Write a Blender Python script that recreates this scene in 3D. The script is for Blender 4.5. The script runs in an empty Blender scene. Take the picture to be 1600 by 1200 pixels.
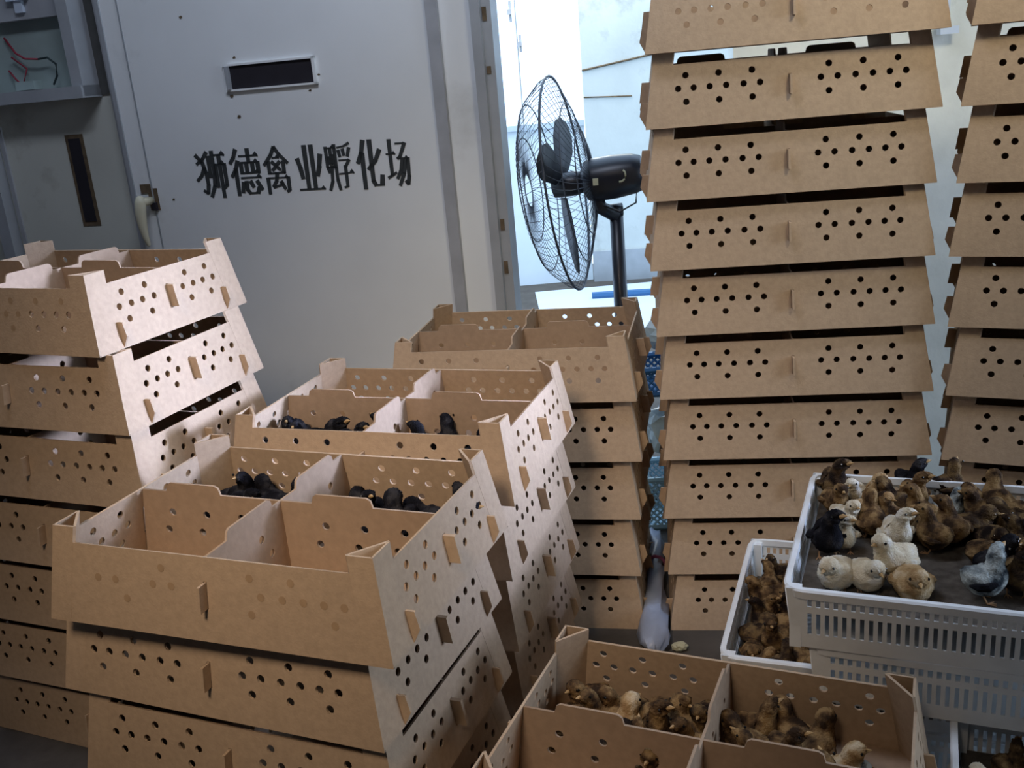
import bpy, bmesh, math, random
from mathutils import Vector, Matrix
random.seed(7)
C = bpy.context.scene.collection
SC = bpy.context.scene

# ------------------------------------------------------------ camera, light, exposure
FPX, PITCH, ROLL, EYE = 1538.7, 0.3060, 0.0883, 1.360
cam = bpy.data.objects.new('camera', bpy.data.cameras.new('camera')); C.objects.link(cam)
cam.data.lens = 36 * FPX / 1600; cam.data.sensor_width = 36; cam.data.clip_start = .02
_c, _s = math.cos(ROLL), math.sin(ROLL)
R0, U0, F0 = Vector((1, 0, 0)), Vector((0, math.sin(PITCH), math.cos(PITCH))), Vector((0, math.cos(PITCH), -math.sin(PITCH)))
CX, CY = R0 * _c - U0 * _s, R0 * _s + U0 * _c
M = Matrix((CX, CY, -F0)).transposed().to_4x4(); M.translation = (0, 0, EYE)
cam.matrix_world = M
SC.camera = cam
SC.view_settings.view_transform = 'Standard'; SC.view_settings.look = 'None'
SC.view_settings.gamma = 1; SC.view_settings.use_curve_mapping = False
SC.view_settings.exposure = 0.0

world = bpy.data.worlds.new('sky'); SC.world = world; world.use_nodes = True
world.node_tree.nodes['Background'].inputs[0].default_value = (.53, .72, 1, 1)
world.node_tree.nodes['Background'].inputs[1].default_value = 2.8

def area(name, loc, target, sx, sy, power, col):
    l = bpy.data.lights.new(name, 'AREA'); l.shape = 'RECTANGLE'; l.size = sx; l.size_y = sy; l.energy = power; l.color = col
    o = bpy.data.objects.new(name, l); C.objects.link(o); o.location = loc
    o.rotation_euler = (Vector(target) - Vector(loc)).to_track_quat('-Z', 'Y').to_euler(); return o
area('daylight_side_door', (3.4, 0.45, 1.75), (.4, 1.4, .5), .9, 1.2, 36, (0.68, 0.80, 1.00))
beam = area('daylight_side_window', (3.42, 1.36, 1.6), (-.45, 2.05, .90), .6, .7, 7.20, (0.52, 0.63, 1.00)); beam.data.spread = math.radians(19)
area('daylight_far_window', (.45, 6.2, 2.4), (.7, 5.2, 0), 1.4, 1.0, 32.00, (1.00, 1.00, 0.87))
lamp = area('hall_lamp', (1.1, .55, 2.85), (.95, 2.2, 1.68), .6, .6, 3.9, (1.00, 0.92, 0.72)); lamp.data.spread = math.radians(56)
area('added_door_fill', (-.45, 1.75, 2.88), (-.45, 2.0, 0), 1.2, .25, 20.00, (0.72, 0.80, 1.00))  # added fill from above to brighten the door, no real fixture
lamp2 = area('added_rear_fill', (-.75, -.35, 2.75), (-.36, 1.48, .88), .5, .5, 2.75, (1.00, 0.80, 0.62)); lamp2.data.spread = math.radians(42)  # added fill light, lifts the box fronts of the nearest stack

# ------------------------------------------------------------ helpers
def ray(px, py): return F0 + CX * ((px - 800) / FPX) - CY * ((py - 600) / FPX)
def at_y(px, py, y): r = ray(px, py); return Vector((0, 0, EYE)) + r * (y / r.y)
def at_z(px, py, z): r = ray(px, py); return Vector((0, 0, EYE)) + r * ((z - EYE) / r.z)

def mat(name, col, rough=.8, noise=0, nscale=30, bump=0, bscale=200, metal=0, spec=.3, rnd=0, stain=None, fac=0, sss=0):
    m = bpy.data.materials.new(name); m.use_nodes = True; nt = m.node_tree; N = nt.nodes; L = nt.links
    b = N['Principled BSDF']; b.inputs['Roughness'].default_value = rough; b.inputs['Metallic'].default_value = metal
    b.inputs['Specular IOR Level'].default_value = spec
    b.inputs['Base Color'].default_value = (*col, 1)
    tc = N.new('ShaderNodeTexCoord'); last = None
    if noise or rnd or stain:
        rgb = N.new('ShaderNodeRGB'); rgb.outputs[0].default_value = (*col, 1); last = rgb.outputs[0]
    if noise:
        n = N.new('ShaderNodeTexNoise'); n.inputs['Scale'].default_value = nscale; n.inputs['Detail'].default_value = 6
        L.new(tc.outputs['Object'], n.inputs['Vector'])
        r = N.new('ShaderNodeMapRange'); r.inputs[1].default_value = .3; r.inputs[2].default_value = .7
        r.inputs[3].default_value = 1 - noise; r.inputs[4].default_value = 1 + noise; L.new(n.outputs[0], r.inputs[0])
        h = N.new('ShaderNodeVectorMath'); h.operation = 'SCALE'; L.new(last, h.inputs[0]); L.new(r.outputs[0], h.inputs['Scale']); last = h.outputs[0]
    if stain:
        n = N.new('ShaderNodeTexNoise'); n.inputs['Scale'].default_value = stain[1]; n.inputs['Detail'].default_value = 8; n.inputs['Roughness'].default_value = .65
        L.new(tc.outputs['Object'], n.inputs['Vector'])
        r = N.new('ShaderNodeMapRange'); r.inputs[1].default_value = stain[2]; r.inputs[2].default_value = stain[2] + .15; r.inputs[4].default_value = stain[3]
        L.new(n.outputs[0], r.inputs[0])
        x = N.new('ShaderNodeMix'); x.data_type = 'RGBA'; L.new(r.outputs[0], x.inputs[0]); L.new(last, x.inputs[6]); x.inputs[7].default_value = (*stain[0], 1); last = x.outputs[2]
    if rnd:
        oi = N.new('ShaderNodeObjectInfo'); r = N.new('ShaderNodeMapRange'); r.inputs[3].default_value = 1 - rnd; r.inputs[4].default_value = 1 + rnd
        L.new(oi.outputs['Random'], r.inputs[0]); h = N.new('ShaderNodeVectorMath'); h.operation = 'SCALE'
        L.new(last, h.inputs[0]); L.new(r.outputs[0], h.inputs['Scale']); last = h.outputs[0]
    if last: L.new(last, b.inputs['Base Color'])
    if bump:
        n = N.new('ShaderNodeTexNoise'); n.inputs['Scale'].default_value = bscale; n.inputs['Detail'].default_value = 4
        L.new(tc.outputs['Object'], n.inputs['Vector'])
        bp = N.new('ShaderNodeBump'); bp.inputs['Strength'].default_value = bump; bp.inputs['Distance'].default_value = .004
        L.new(n.outputs[0], bp.inputs['Height']); L.new(bp.outputs[0], b.inputs['Normal'])
    return m
KRAFT = mat('kraft_board', (.50, .365, .245), .85, .07, 90, .12, 260, rnd=.03, spec=.15)
KRAFT_IN = mat('kraft_board_liner', (.42, .30, .205), .88, .07, 70, .1, 240, rnd=.04, spec=.12)
DOORM = mat('painted_door', (.86, .88, .87), .6, .04, 3, .05, 400, stain=((.25, .24, .2), 2.2, .60, .25))
WALLM = mat('machine_wall', (.64, .65, .58), .65, .06, 4, .05, 300, stain=((.22, .19, .13), 3.5, .56, .5))
TRIM = mat('dull_aluminium', (.42, .44, .46), .5, .08, 12, .03, 200, metal=.2)
TRIMD = mat('grubby_edge', (.40, .41, .43), .6, .1, 14)
DARK = mat('dark_opening', (.025, .022, .028), .7, .1, 20)
DARKG = mat('gap_shade_grey', (.09, .09, .085), .8, .15, 20)  # holds the shade of the cabinet gap in its colour
RUST = mat('rusty_edge', (.14, .10, .06), .9, .3, 40)
LETTER = mat('black_paint', (.05, .055, .055), .6)
CREAM = mat('cream_plastic', (.70, .66, .48), .35, spec=.5)
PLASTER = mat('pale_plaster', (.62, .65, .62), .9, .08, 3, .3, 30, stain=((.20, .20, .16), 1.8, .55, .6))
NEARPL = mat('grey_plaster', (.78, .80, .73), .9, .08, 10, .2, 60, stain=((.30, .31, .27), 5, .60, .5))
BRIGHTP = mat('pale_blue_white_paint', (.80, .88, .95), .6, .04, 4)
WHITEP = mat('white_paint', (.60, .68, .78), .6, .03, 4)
FLOORM = mat('stained_concrete', (.085, .075, .065), .8, .25, 6, .3, 60, stain=((.05, .04, .035), 5, .5, .6))
CEILM = mat('grey_ceiling', (.16, .15, .15), .9, .1, 3)
HALL = mat('dim_hall_wall', (.13, .12, .12), .9, .1, 3)
BLACKP = mat('black_fan_metal', (.012, .014, .022), .35, .1, 40, spec=.5)
WIRE = mat('grey_guard_wire', (.06, .07, .09), .5)
BLADE = mat('dark_fan_blade', (.035, .04, .05), .45)
PLASTIC = mat('white_crate_plastic', (.86, .90, .92), .45, .05, 25, spec=.4)
MATM = mat('litter_mat', (.115, .098, .08), .95, .35, 60, .5, 300)
BLUE = mat('blue_plastic', (.03, .13, .30), .4, spec=.5)
PALEBLUE = mat('pale_blue_plastic', (.30, .48, .58), .45, .1, 30, spec=.5)
SACK = mat('bluish_sack', (.36, .42, .56), .35, .12, 12, .6, 40, spec=.5)
BAG = mat('clear_plastic_bag', (.55, .68, .72), .2, .3, 14, .8, 30, spec=.6)
GREENP = mat('green_strap', (.05, .22, .12), .5)
REDW = mat('red_wire', (.30, .03, .05), .5)
DKW = mat('dark_wire', (.03, .05, .05), .5)
PANELG = mat('cabinet_backplate', (.36, .44, .42), .6, .12, 8, stain=((.15, .17, .16), 7, .58, .6))
PURPLE = mat('pinkish_tie', (.30, .08, .16), .6)
YEL = mat('crumpled_paper', (.52, .50, .34), .9)

def mesh_obj(name, me, m, parent=None, smooth=False):
    o = bpy.data.objects.new(name, me); C.objects.link(o)
    if m is not None and not me.materials: me.materials.append(m)
    if parent: o.parent = parent
    if smooth:
        for p in me.polygons: p.use_smooth = True
    return o
def bm_obj(name, bm, m, parent=None, smooth=False):
    bmesh.ops.recalc_face_normals(bm, faces=bm.faces)
    me = bpy.data.meshes.new(name); bm.to_mesh(me); bm.free(); return mesh_obj(name, me, m, parent, smooth)
def quadbox(bm, p):
    v = [bm.verts.new(q) for q in p]
    for f in ((0, 3, 2, 1), (4, 5, 6, 7), (0, 1, 5, 4), (1, 2, 6, 5), (2, 3, 7, 6), (3, 0, 4, 7)): bm.faces.new([v[i] for i in f])
def bx(bm, x0, x1, y0, y1, z0, z1, M=None):
    p = [Vector(q) for q in ((x0, y0, z0), (x1, y0, z0), (x1, y1, z0), (x0, y1, z0), (x0, y0, z1), (x1, y0, z1), (x1, y1, z1), (x0, y1, z1))]
    if M: p = [M @ q for q in p]
    quadbox(bm, p)
def tube(bm, pts, r, n=6, closed=False):
    pts = [Vector(p) for p in pts]; k = len(pts); rings = []
    rs = r if isinstance(r, (list, tuple)) else [r] * k
    for i, p in enumerate(pts):
        t = (pts[(i + 1) % k] - pts[i - 1]) if closed else (pts[min(i + 1, k - 1)] - pts[max(i - 1, 0)])
        t.normalize(); a = Vector((0, 0, 1)) if abs(t.z) < .95 else Vector((1, 0, 0))
        u = t.cross(a).normalized(); w = t.cross(u)
        rings.append([bm.verts.new(p + (u * math.cos(2 * math.pi * j / n) + w * math.sin(2 * math.pi * j / n)) * rs[i]) for j in range(n)])
    for i in range(k if closed else k - 1):
        A, B = rings[i], rings[(i + 1) % k]
        for j in range(n): bm.faces.new((A[j], A[(j + 1) % n], B[(j + 1) % n], B[j]))
    if not closed: bm.faces.new(rings[0][::-1]); bm.faces.new(rings[-1])
def sheet(outline, holes, th, M):
    """flat sheet cut from an outline, with real holes and thickness; M carries the sheet (x, y, normal) into place"""
    cu = bpy.data.curves.new('sheet', 'CURVE'); cu.dimensions = '2D'; cu.fill_mode = 'BOTH'; cu.extrude = th / 2
    for pl in [outline] + holes:
        s = cu.splines.new('POLY'); s.points.add(len(pl) - 1); s.use_cyclic_u = True
        for i, p in enumerate(pl): s.points[i].co = (p[0], p[1], 0, 1)
    o = bpy.data.objects.new('sheet', cu)
    me = bpy.data.meshes.new_from_object(o); me.materials.clear(); me.transform(M)
    bpy.data.objects.remove(o); bpy.data.curves.remove(cu)
    return me
def circ(x, y, r, n=12): return [(x + r * math.cos(2 * math.pi * i / n), y + r * math.sin(2 * math.pi * i / n)) for i in range(n)]
def rect(x0, x1, y0, y1): return [(x0, y0), (x1, y0), (x1, y1), (x0, y1)]
def frame(o, ex, ey):
    ex, ey = Vector(ex).normalized(), Vector(ey).normalized(); n = ex.cross(ey)
    m = Matrix((ex, ey, n)).transposed().to_4x4(); m.translation = o; return m
def thing(name, label, cat, loc, rz=0, group=None):
    o = bpy.data.objects.new(name, None); C.objects.link(o); o.empty_display_size = .05
    o.location = loc; o.rotation_euler = (0, 0, rz); o['label'] = label; o['category'] = cat
    if group: o['group'] = group
    return o
def tag(o, label, cat, group=None):
    o['label'] = label; o['category'] = cat
    if group: o['group'] = group
    return o
def struct(o): o['kind'] = 'structure'; return o
def dup(src, loc, rz, label, group, scale=None, matmap=None):
    r = src.copy(); C.objects.link(r); r.location = loc; r.rotation_euler = (0, 0, rz); r['label'] = label; r['group'] = group
    if scale: r.scale = scale
    for ch in list(src.children):
        c = ch.copy(); C.objects.link(c); c.parent = r
        for g in list(ch.children):
            d = g.copy(); C.objects.link(d); d.parent = c
    return r

# ------------------------------------------------------------ machine wall with the big door
WY = -.30
WO = Vector((-.2, 2.97, 0)); WD = Vector((math.cos(WY), math.sin(WY), 0)); WN = Vector((math.sin(WY), -math.cos(WY), 0))  # WN points at the viewer
WM = frame(WO, WD, (0, 0, 1))            # local x along the wall, y up, z = out of the wall
def wbx(bm, u0, u1, z0, z1, d0, d1): bx(bm, u0, u1, z0, z1, d0, d1, WM)
def wall_piece(name, m, boxes, parent=None):
    bm = bmesh.new()
    for b in boxes: wbx(bm, *b)
    return bm_obj(name, bm, m, parent)
wall_left = struct(wall_piece('wall_back', WALLM, [(-3.0, -1.03, 0, 3.0, -.16, -.035), (-1.03, .06, 1.98, 3.0, -.16, 0)]))
door = struct(wall_piece('door_1', DOORM, [(-1.02, .055, .02, 1.98, -.10, 0)]))
# door parts
wall_piece('edge_fold', TRIM, [(-1.02, -1.006, .02, 1.98, 0, .006), (-.945, -.94, .9, 1.98, 0, .003)], door)
for i in (1,):
    vf = wall_piece('vent_frame', DOORM, [(-.612, -.305, 1.447, 1.453, 0, .010), (-.612, -.305, 1.374, 1.380, 0, .010), (-.612, -.597, 1.374, 1.453, 0, .006), (-.315, -.305, 1.374, 1.453, 0, .010)], door)
    wall_piece('vent_bevel', TRIM, [(-.603, -.592, 1.380, 1.447, 0, .016)], vf)
    wall_piece('vent_opening', DARK, [(-.597, -.315, 1.380, 1.447, 0, .003)], vf)
hp = wall_piece('handle_plate', RUST, [(-.985, -.945, 1.085, 1.115, 0, .003), (-.96, -.925, 1.03, 1.10, 0, .002)], door)
hb = bmesh.new()
tube(hb, [WM @ Vector(p) for p in ((-.952, 1.062, .003), (-.955, 1.062, .03), (-.958, 1.062, .05))], [.013, .014, .016], 10)
tube(hb, [WM @ Vector(p) for p in ((-.957, 1.083, .05), (-.958, 1.078, .05), (-.960, 1.062, .05), (-.966, 1.03, .051), (-.970, .99, .048), (-.970, .955, .044), (-.966, .925, .041), (-.964, .92, .041))], [.006, .013, .018, .018, .015, .011, .007, .003], 10)
bm_obj('door_handle', hb, CREAM, door, True)
wall_piece('handle_socket', DARK, [(-.948, -.932, 1.03, 1.055, 0, .012)], door)
dr = bmesh.new(); random.seed(3)
for (u, z, r) in ((-.585, 1.30, .008), (-.60, 1.362, .007), (-.335, 1.358, .005), (-.57, 1.47, .005), (-.87, 1.06, .006), (-.73, 1.60, .006), (-.30, 1.40, .004)):
    v = [dr.verts.new(WM @ Vector((u + r * random.uniform(.5, 1.3) * math.cos(a * .785), z + r * random.uniform(.4, 1) * math.sin(a * .785), .0015))) for a in range(8)]; dr.faces.new(v)
bm_obj('dirt_fleck', dr, RUST, door)
# right of the door: seal strip, flat panel, frame posts
struct(wall_piece('trim_1', TRIMD, [(.055, .090, 0, 3.0, -.05, .012)]))
struct(wall_piece('trim_2', DOORM, [(.090, .188, 0, 3.0, -.05, -.004)]))
struct(wall_piece('trim_3', TRIM, [(.188, .216, 0, 3.0, -.05, .020)]))
t4 = struct(wall_piece('trim_4', TRIM, [(.216, .244, 0, 3.0, -.06, .004)]))
for z in (1.50, 1.36, .92, .79):
    wall_piece('hinge_stain', RUST, [(.219, .231, z, z + random.uniform(.02, .05), .004, .007)], t4)

# painted lettering on the door: each character is one mesh of brush-like strokes
GL = {
 'lion': [[(44,3),(30,16),(8,27)],[(8,8),(26,24),(34,46),(35,72),(30,90),(18,84)],[(30,36),(18,52),(2,62)],
        [(47,12),(47,56)],[(60,2),(60,50),(55,75),(40,98)],[(64,10),(98,10)],[(67,30),(67,78)],[(67,30),(95,30)],[(95,30),(95,74),(86,80)],[(81,10),(81,100)]],
 'virtue': [[(26,2),(16,18),(2,30)],[(28,26),(18,44),(2,58)],[(18,42),(18,98)],[(34,16),(96,16)],[(65,2),(65,30)],[(38,30),(94,30)],[(38,30),(38,52)],[(94,30),(94,52)],[(56,30),(56,52)],[(76,30),(76,52)],[(38,52),(94,52)],[(32,62),(98,62)],
        [(38,72),(32,92)],[(48,70),(48,88),(56,95),(82,95),(88,84)],[(62,70),(70,82)],[(84,70),(98,88)]],
 'bird': [[(50,2),(34,18),(2,38)],[(50,2),(68,18),(98,36)],[(38,24),(64,24)],[(34,32),(66,50)],[(66,32),(34,50)],[(20,32),(20,56)],[(80,32),(80,56)],[(20,56),(80,56)],[(10,66),(92,66)],[(10,66),(10,98)],[(92,66),(92,92),(82,96)],[(50,56),(44,72),(28,84)],[(28,86),(70,80)],[(62,74),(76,90)]],
 'trade': [[(38,4),(38,92)],[(64,4),(64,92)],[(6,30),(14,48),(20,70)],[(96,24),(88,48),(78,66)],[(2,94),(99,94)]],
 'hatch': [[(6,10),(6,50),(12,62)],[(6,12),(38,12)],[(38,6),(38,78),(44,98)],[(12,30),(16,44)],[(22,12),(22,50),(18,80),(6,98)],[(28,26),(30,44)],[(6,52),(38,52)],
         [(94,4),(74,10),(48,12)],[(52,18),(56,30)],[(68,16),(71,28)],[(92,14),(84,30)],[(50,38),(88,38),(72,52)],[(72,50),(72,92),(60,94)],[(46,66),(99,64)]],
 'change': [[(32,2),(22,26),(4,46)],[(24,28),(24,99)],[(58,2),(58,84),(66,93),(92,93),(96,74)],[(94,22),(76,42),(44,60)]],
 'place': [[(20,4),(20,76)],[(2,32),(40,32)],[(2,80),(40,70)],[(46,12),(86,12),(62,38),(50,42)],[(50,42),(94,42)],[(94,42),(92,78),(86,94),(76,88)],[(70,44),(60,66),(42,82)],[(84,44),(72,72),(50,96)]],
}
GW = {'lion': .72, 'virtue': .8, 'hatch': .72, 'bird': .9, 'trade': 1.0, 'change': 1.05, 'place': .95}
def glyph(strokes, u, z, w, h, wt):
    bm = bmesh.new()
    for st in strokes:
        P = [Vector((u + p[0] / 100 * w, z - p[1] / 100 * h)) for p in st]
        for i in range(len(P) - 1):
            a, b = P[i], P[i + 1]; d = (b - a); L = d.length; d.normalize(); n = Vector((-d.y, d.x))
            vert = abs(d.y); wd = w * (.036 + .055 * vert) * wt          # heavy uprights, light level strokes
            e = d * (wd * .35)
            q = [a - n * wd - e, b - n * wd * .9 + e, b + n * wd * .9 + e, a + n * wd * 1.1 - e]
            bm.faces.new([bm.verts.new(WM @ Vector((p.x, p.y, .0015))) for p in q])
            if i == len(P) - 2 and vert < .3 and len(P) == 2:      # the small end wedge of a level stroke
                bm.faces.new([bm.verts.new(WM @ Vector((b.x + dx * w, b.y + dz * w, .0015))) for dx, dz in ((-.14, .03), (-.05, .12), (.04, .0), (.02, -.05))])
    return bm
lettering = thing('door_lettering', 'row of seven dark Chinese characters painted across the grey door', 'lettering', (0, 0, 0))
cells = [(303, 357), (358, 410), (411, 455), (462, 508), (508, 556), (557, 602), (603, 645)]
n_wall = WN
def wall_uv(px, py):
    r = ray(px, py); t = (WO - Vector((0, 0, EYE))).dot(WN) / r.dot(WN); p = Vector((0, 0, EYE)) + r * t
    return (p - WO).dot(WD), p.z
for key, (xa, xb) in zip(('lion', 'virtue', 'bird', 'trade', 'hatch', 'change', 'place'), cells):
    ua = wall_uv(xa, 262)[0]; ub = wall_uv(xb, 262)[0]
    g = bm_obj('character', glyph(GL[key], ua + .004, 1.205, ub - ua - .012, .145, GW[key]), LETTER, lettering)
lettering['kind'] = 'thing'

# left part of the machine: open electrical cabinet, slot, upright
cab = thing('electrical_cabinet', 'open pale metal electrical cabinet with loose wires, top left beside the door', 'cabinet', (0, 0, 0))
wall_piece('cabinet_frame', TRIM, [(-1.125, -1.085, 1.40, 2.2, -.035, .05), (-1.9, -1.085, 1.395, 1.432, -.035, .06)], cab)
wall_piece('backplate', PANELG, [(-1.9, -1.125, 1.432, 2.2, -.033, -.028)], cab)
wall_piece('upper_shelf', TRIMD, [(-1.9, -1.125, 1.645, 1.80, -.028, .01)], cab)
wall_piece('relay', WHITEP, [(-1.32, -1.25, 1.70, 1.76, .01, .03), (-1.30, -1.27, 1.665, 1.70, .01, .022)], cab)
wall_piece('gap_shade_strip', DARKG, [(-1.085, -1.045, 1.40, 2.2, -.035, -.030)], cab)  # flat dark strip painted in for the shade between cabinet and door
wall_piece('terminal_block', PANELG, [(-1.37, -1.30, 1.435, 1.462, -.028, .012)], cab)
wb = bmesh.new(); tube(wb, [WM @ Vector(p) for p in ((-1.40, 1.60, -.02), (-1.36, 1.55, -.01), (-1.32, 1.53, 0), (-1.27, 1.525, 0))], .0035, 6)
bm_obj('red_wire', wb, REDW, cab, True)
wb = bmesh.new(); tube(wb, [WM @ Vector(p) for p in ((-1.27, 1.525, 0), (-1.235, 1.527, 0), (-1.208, 1.505, 0), (-1.212, 1.47, 0), (-1.24, 1.445, -.01))], .0035, 6)
bm_obj('dark_wire', wb, DKW, cab, True)
wb = bmesh.new(); tube(wb, [WM @ Vector(p) for p in ((-1.41, 1.50, -.02), (-1.38, 1.47, -.01), (-1.35, 1.45, 0), (-1.33, 1.50, -.01), (-1.38, 1.54, -.01))], .003, 6)
bm_obj('red_wire', wb, REDW, cab, True)
sl = wall_piece('slot_rim', RUST, [(-1.262, -1.192, .985, 1.285, -.035, -.033)], wall_left)
wall_piece('slot_opening', DARK, [(-1.250, -1.205, 1.0, 1.272, -.033, -.031)], wall_left)
wall_piece('seam', TRIMD, [(-1.045, -1.03, 0, 3.0, -.035, -.02)], wall_left)
up = tag(wall_piece('metal_upright', TRIM, [(-1.575, -1.53, 0, 1.33, -.035, .01)]), 'narrow bluish metal upright at the far left beside the slotted panel', 'post')
struct(wall_piece('trim_5', TRIMD, [(-1.52, -1.505, 0, 1.33, -.035, -.028)]))

# ------------------------------------------------------------ floor, far room, near right wall, hall shell
bm = bmesh.new(); bx(bm, -3, 4.5, -2.5, 7, -.05, 0); struct(bm_obj('floor', bm, FLOORM))
bm = bmesh.new(); bx(bm, -3, 4.5, -2.5, 3.0, 3.0, 3.1); struct(bm_obj('ceiling', bm, CEILM))
bm = bmesh.new(); bx(bm, -2.6, -2.5, -2.5, 4, 0, 3.0); struct(bm_obj('wall_left', bm, HALL))
bm = bmesh.new(); bx(bm, -2.6, 3.6, -2.6, -2.5, 0, 3.0); struct(bm_obj('wall_front', bm, HALL))
NM = frame((.72, 2.98, 0), (math.cos(-.12), math.sin(-.12), 0), (0, 0, 1))
bm = bmesh.new(); bx(bm, 0, 3.4, 0, 3.0, -.12, 0, NM); struct(bm_obj('wall_right', bm, NEARPL))
# side wall with the doorway the daylight comes through
bm = bmesh.new(); bx(bm, 3.5, 3.6, -2.5, .2, 0, 3); bx(bm, 3.5, 3.6, 1.8, 2.9, 0, 3); bx(bm, 3.5, 3.6, .2, 1.8, 2.5, 3); struct(bm_obj('wall_side', bm, HALL))
# far room: window wall over a sill
FY = 6.45
wl, wr = at_y(768, 200, FY).x, at_y(913, 200, FY).x; sill = at_y(850, 196, FY).z
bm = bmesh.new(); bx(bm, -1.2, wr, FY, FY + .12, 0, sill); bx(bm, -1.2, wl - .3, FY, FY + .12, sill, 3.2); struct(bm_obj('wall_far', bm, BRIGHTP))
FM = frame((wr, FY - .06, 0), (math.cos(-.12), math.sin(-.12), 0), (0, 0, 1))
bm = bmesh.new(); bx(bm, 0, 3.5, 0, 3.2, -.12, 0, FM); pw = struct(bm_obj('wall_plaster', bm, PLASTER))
bm = bmesh.new(); tube(bm, [FM @ Vector((0, 1.33, .004)), FM @ Vector((.22, 1.36, .004)), FM @ Vector((.5, 1.40, .004))], .006, 5); tube(bm, [FM @ Vector((0, 1.17, .004)), FM @ Vector((.3, 1.155, .004))], .004, 5)
bm_obj('wall_crack', bm, RUST, pw)
bm = bmesh.new(); bx(bm, 0, 1.6, 0, .20, 0, .02, FM); struct(bm_obj('baseboard_far', bm, TRIM))
win = struct(thing('window_1', 'x', 'x', (0, 0, 0)))
for k in ('label', 'category'): del win[k]
bm = bmesh.new(); bx(bm, wl - .3, wr, FY - .02, FY + .10, sill - .02, sill + .015); bm_obj('window_sill', bm, WHITEP, win)
xs = at_y(815, 150, FY).x
bm = bmesh.new(); bx(bm, xs - .004, xs + .004, FY, FY + .01, sill, 3.2); bm_obj('sash_edge', bm, TRIM, win)
for (px, py, h) in ((797, 18, .06), (813, 68, .05)):
    p = at_y(px, py, FY - .02); bm = bmesh.new(); bx(bm, p.x - .008, p.x + .008, FY - .03, FY, p.z - h, p.z + h); bx(bm, p.x - .02, p.x + .006, FY - .05, FY - .03, p.z - h * .3, p.z + h * .2)
    bm_obj('window_latch', bm, TRIMD, win)
xs = at_y(887, 430, FY).x
bm = bmesh.new(); bx(bm, xs - .003, xs + .003, FY - .004, FY, 0, sill); bm_obj('wall_seam', bm, TRIM, bpy.data.objects['wall_far'])
bm = bmesh.new(); p, q = at_z(925, 462, .02), at_z(1035, 455, .02)
tube(bm, [p, q], .022, 8); tag(bm_obj('blue_pipe', bm, BLUE), 'thin blue pipe lying on the bright floor of the far room', 'pipe')
bm = bmesh.new(); bx(bm, .2, 1.6, 5.0, 6.2, 0, .004); tag(bm_obj('sunlit_floor_patch', bm, WHITEP), 'white patch painted for the sunlit far room floor behind the fan', 'sheet')  # thin white slab, puts the sunlight on the floor into its colour
# white conduit on the near wall
p = at_y(1492, 40, 2.80)
bm = bmesh.new(); bx(bm, p.x - .012, p.x + .012, 2.86, 2.885, p.z, 2.6); bx(bm, p.x - .012, p.x + .04, 2.86, 2.885, p.z - .02, p.z)
tag(bm_obj('wall_conduit', bm, WHITEP), 'white square conduit on the wall between the two tall box stacks', 'conduit')

# ------------------------------------------------------------ the cardboard chick box
L_, D_, P_, INS, HR = .60, .4377, .1522, .0237, .1272
SL = INS / P_
def half(z, full): return full / 2 - SL * z
plain_keep = ()
def long_panel_mesh(plain=False):
    # local sheet: x along, y up the slope
    k = math.hypot(1, SL); hr = HR * k
    w0, w1 = L_ / 2, L_ / 2 - SL * HR
    hs = []
    for sgn in (-1, 1):
        for x in (.077, .145, .213): hs += [circ(sgn * x, .104 * k, .0068), circ(sgn * x, .0505 * k, .0068)]
        for x in (.061, .0945, .130, .164, .197, .229): hs.append(circ(sgn * x, .078 * k, .0068))
    discs = hs
    if plain: hs = [h for i, h in enumerate(hs) if i in plain_keep]
    hs.append(rect(-.003, .003, .050, .092))
    return sheet([(-w0, 0), (w0, 0), (w1, hr), (-w1, hr)], hs, .004, frame((0, -D_ / 2 + .002, 0), (1, 0, 0), (0, SL, 1)))
def side_panel_mesh():
    k = math.hypot(1, SL); hr = HR * k
    w0, w1 = D_ / 2 - .004, D_ / 2 - SL * HR - .004
    hs = []
    for sgn in (-1, 1):
        for x in (.058, .120): hs += [circ(sgn * x, .104 * k, .0068), circ(sgn * x, .0505 * k, .0068)]
        for x in (.042, .074, .104, .136): hs.append(circ(sgn * x, .078 * k, .0068))
    hs.append(rect(-.004, .004, .045, .094))
    return sheet([(-w0, 0), (w0, 0), (w1, hr), (-w1, hr)], hs, .004, frame((L_ / 2 - .002, 0, 0), (0, 1, 0), (-SL, 0, 1)))
def divider_outline(full, ranges):
    x = full / 2 - SL * .06; h, up = HR - .001, HR + .015
    pts = [(-x - .008, .004), (x + .008, .004), (full / 2 - SL * h - .003, h)]
    top = []
    for a, b in ranges: top += [(a, h), (a + .004, up - .004), (a + .010, up), (b - .010, up), (b - .003, up - .004), (b, h)]
    pts = [(-full / 2 + .006, .004), (full / 2 - .006, .004), (full / 2 - SL * h - .005, h)] + top[::-1] + [(-full / 2 + SL * h + .005, h)]
    return pts
LONGP = long_panel_mesh(); LONGP_BLIND = long_panel_mesh(True); plain_keep = (15, 17, 20, 21, 22, 23); LONGP_HALF = long_panel_mesh(True); SIDEP = side_panel_mesh()
wl2 = L_ / 2
ld = divider_outline(L_, [(-.225, -.115), (.06, .17)])
hl = []
for c in (-.15, .15):
    for x in (-.07, 0, .07): hl.append(circ(c + x, .088, .0068))
    for x in (-.085, -.015, .055): hl.append(circ(c + x, .055, .0068))
LDIV = sheet(ld, hl, .004, frame((0, 0, 0), (1, 0, 0), (0, 0, 1)))
cd = divider_outline(D_, [(-.145, -.025), (.045, .165)])
hc = []
for c in (-.105, .105):
    for x in (-.045, .04): hc.append(circ(c + x, .088, .0068))
    for x in (-.06, .0, .06): hc.append(circ(c + x, .055, .0068))
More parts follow.
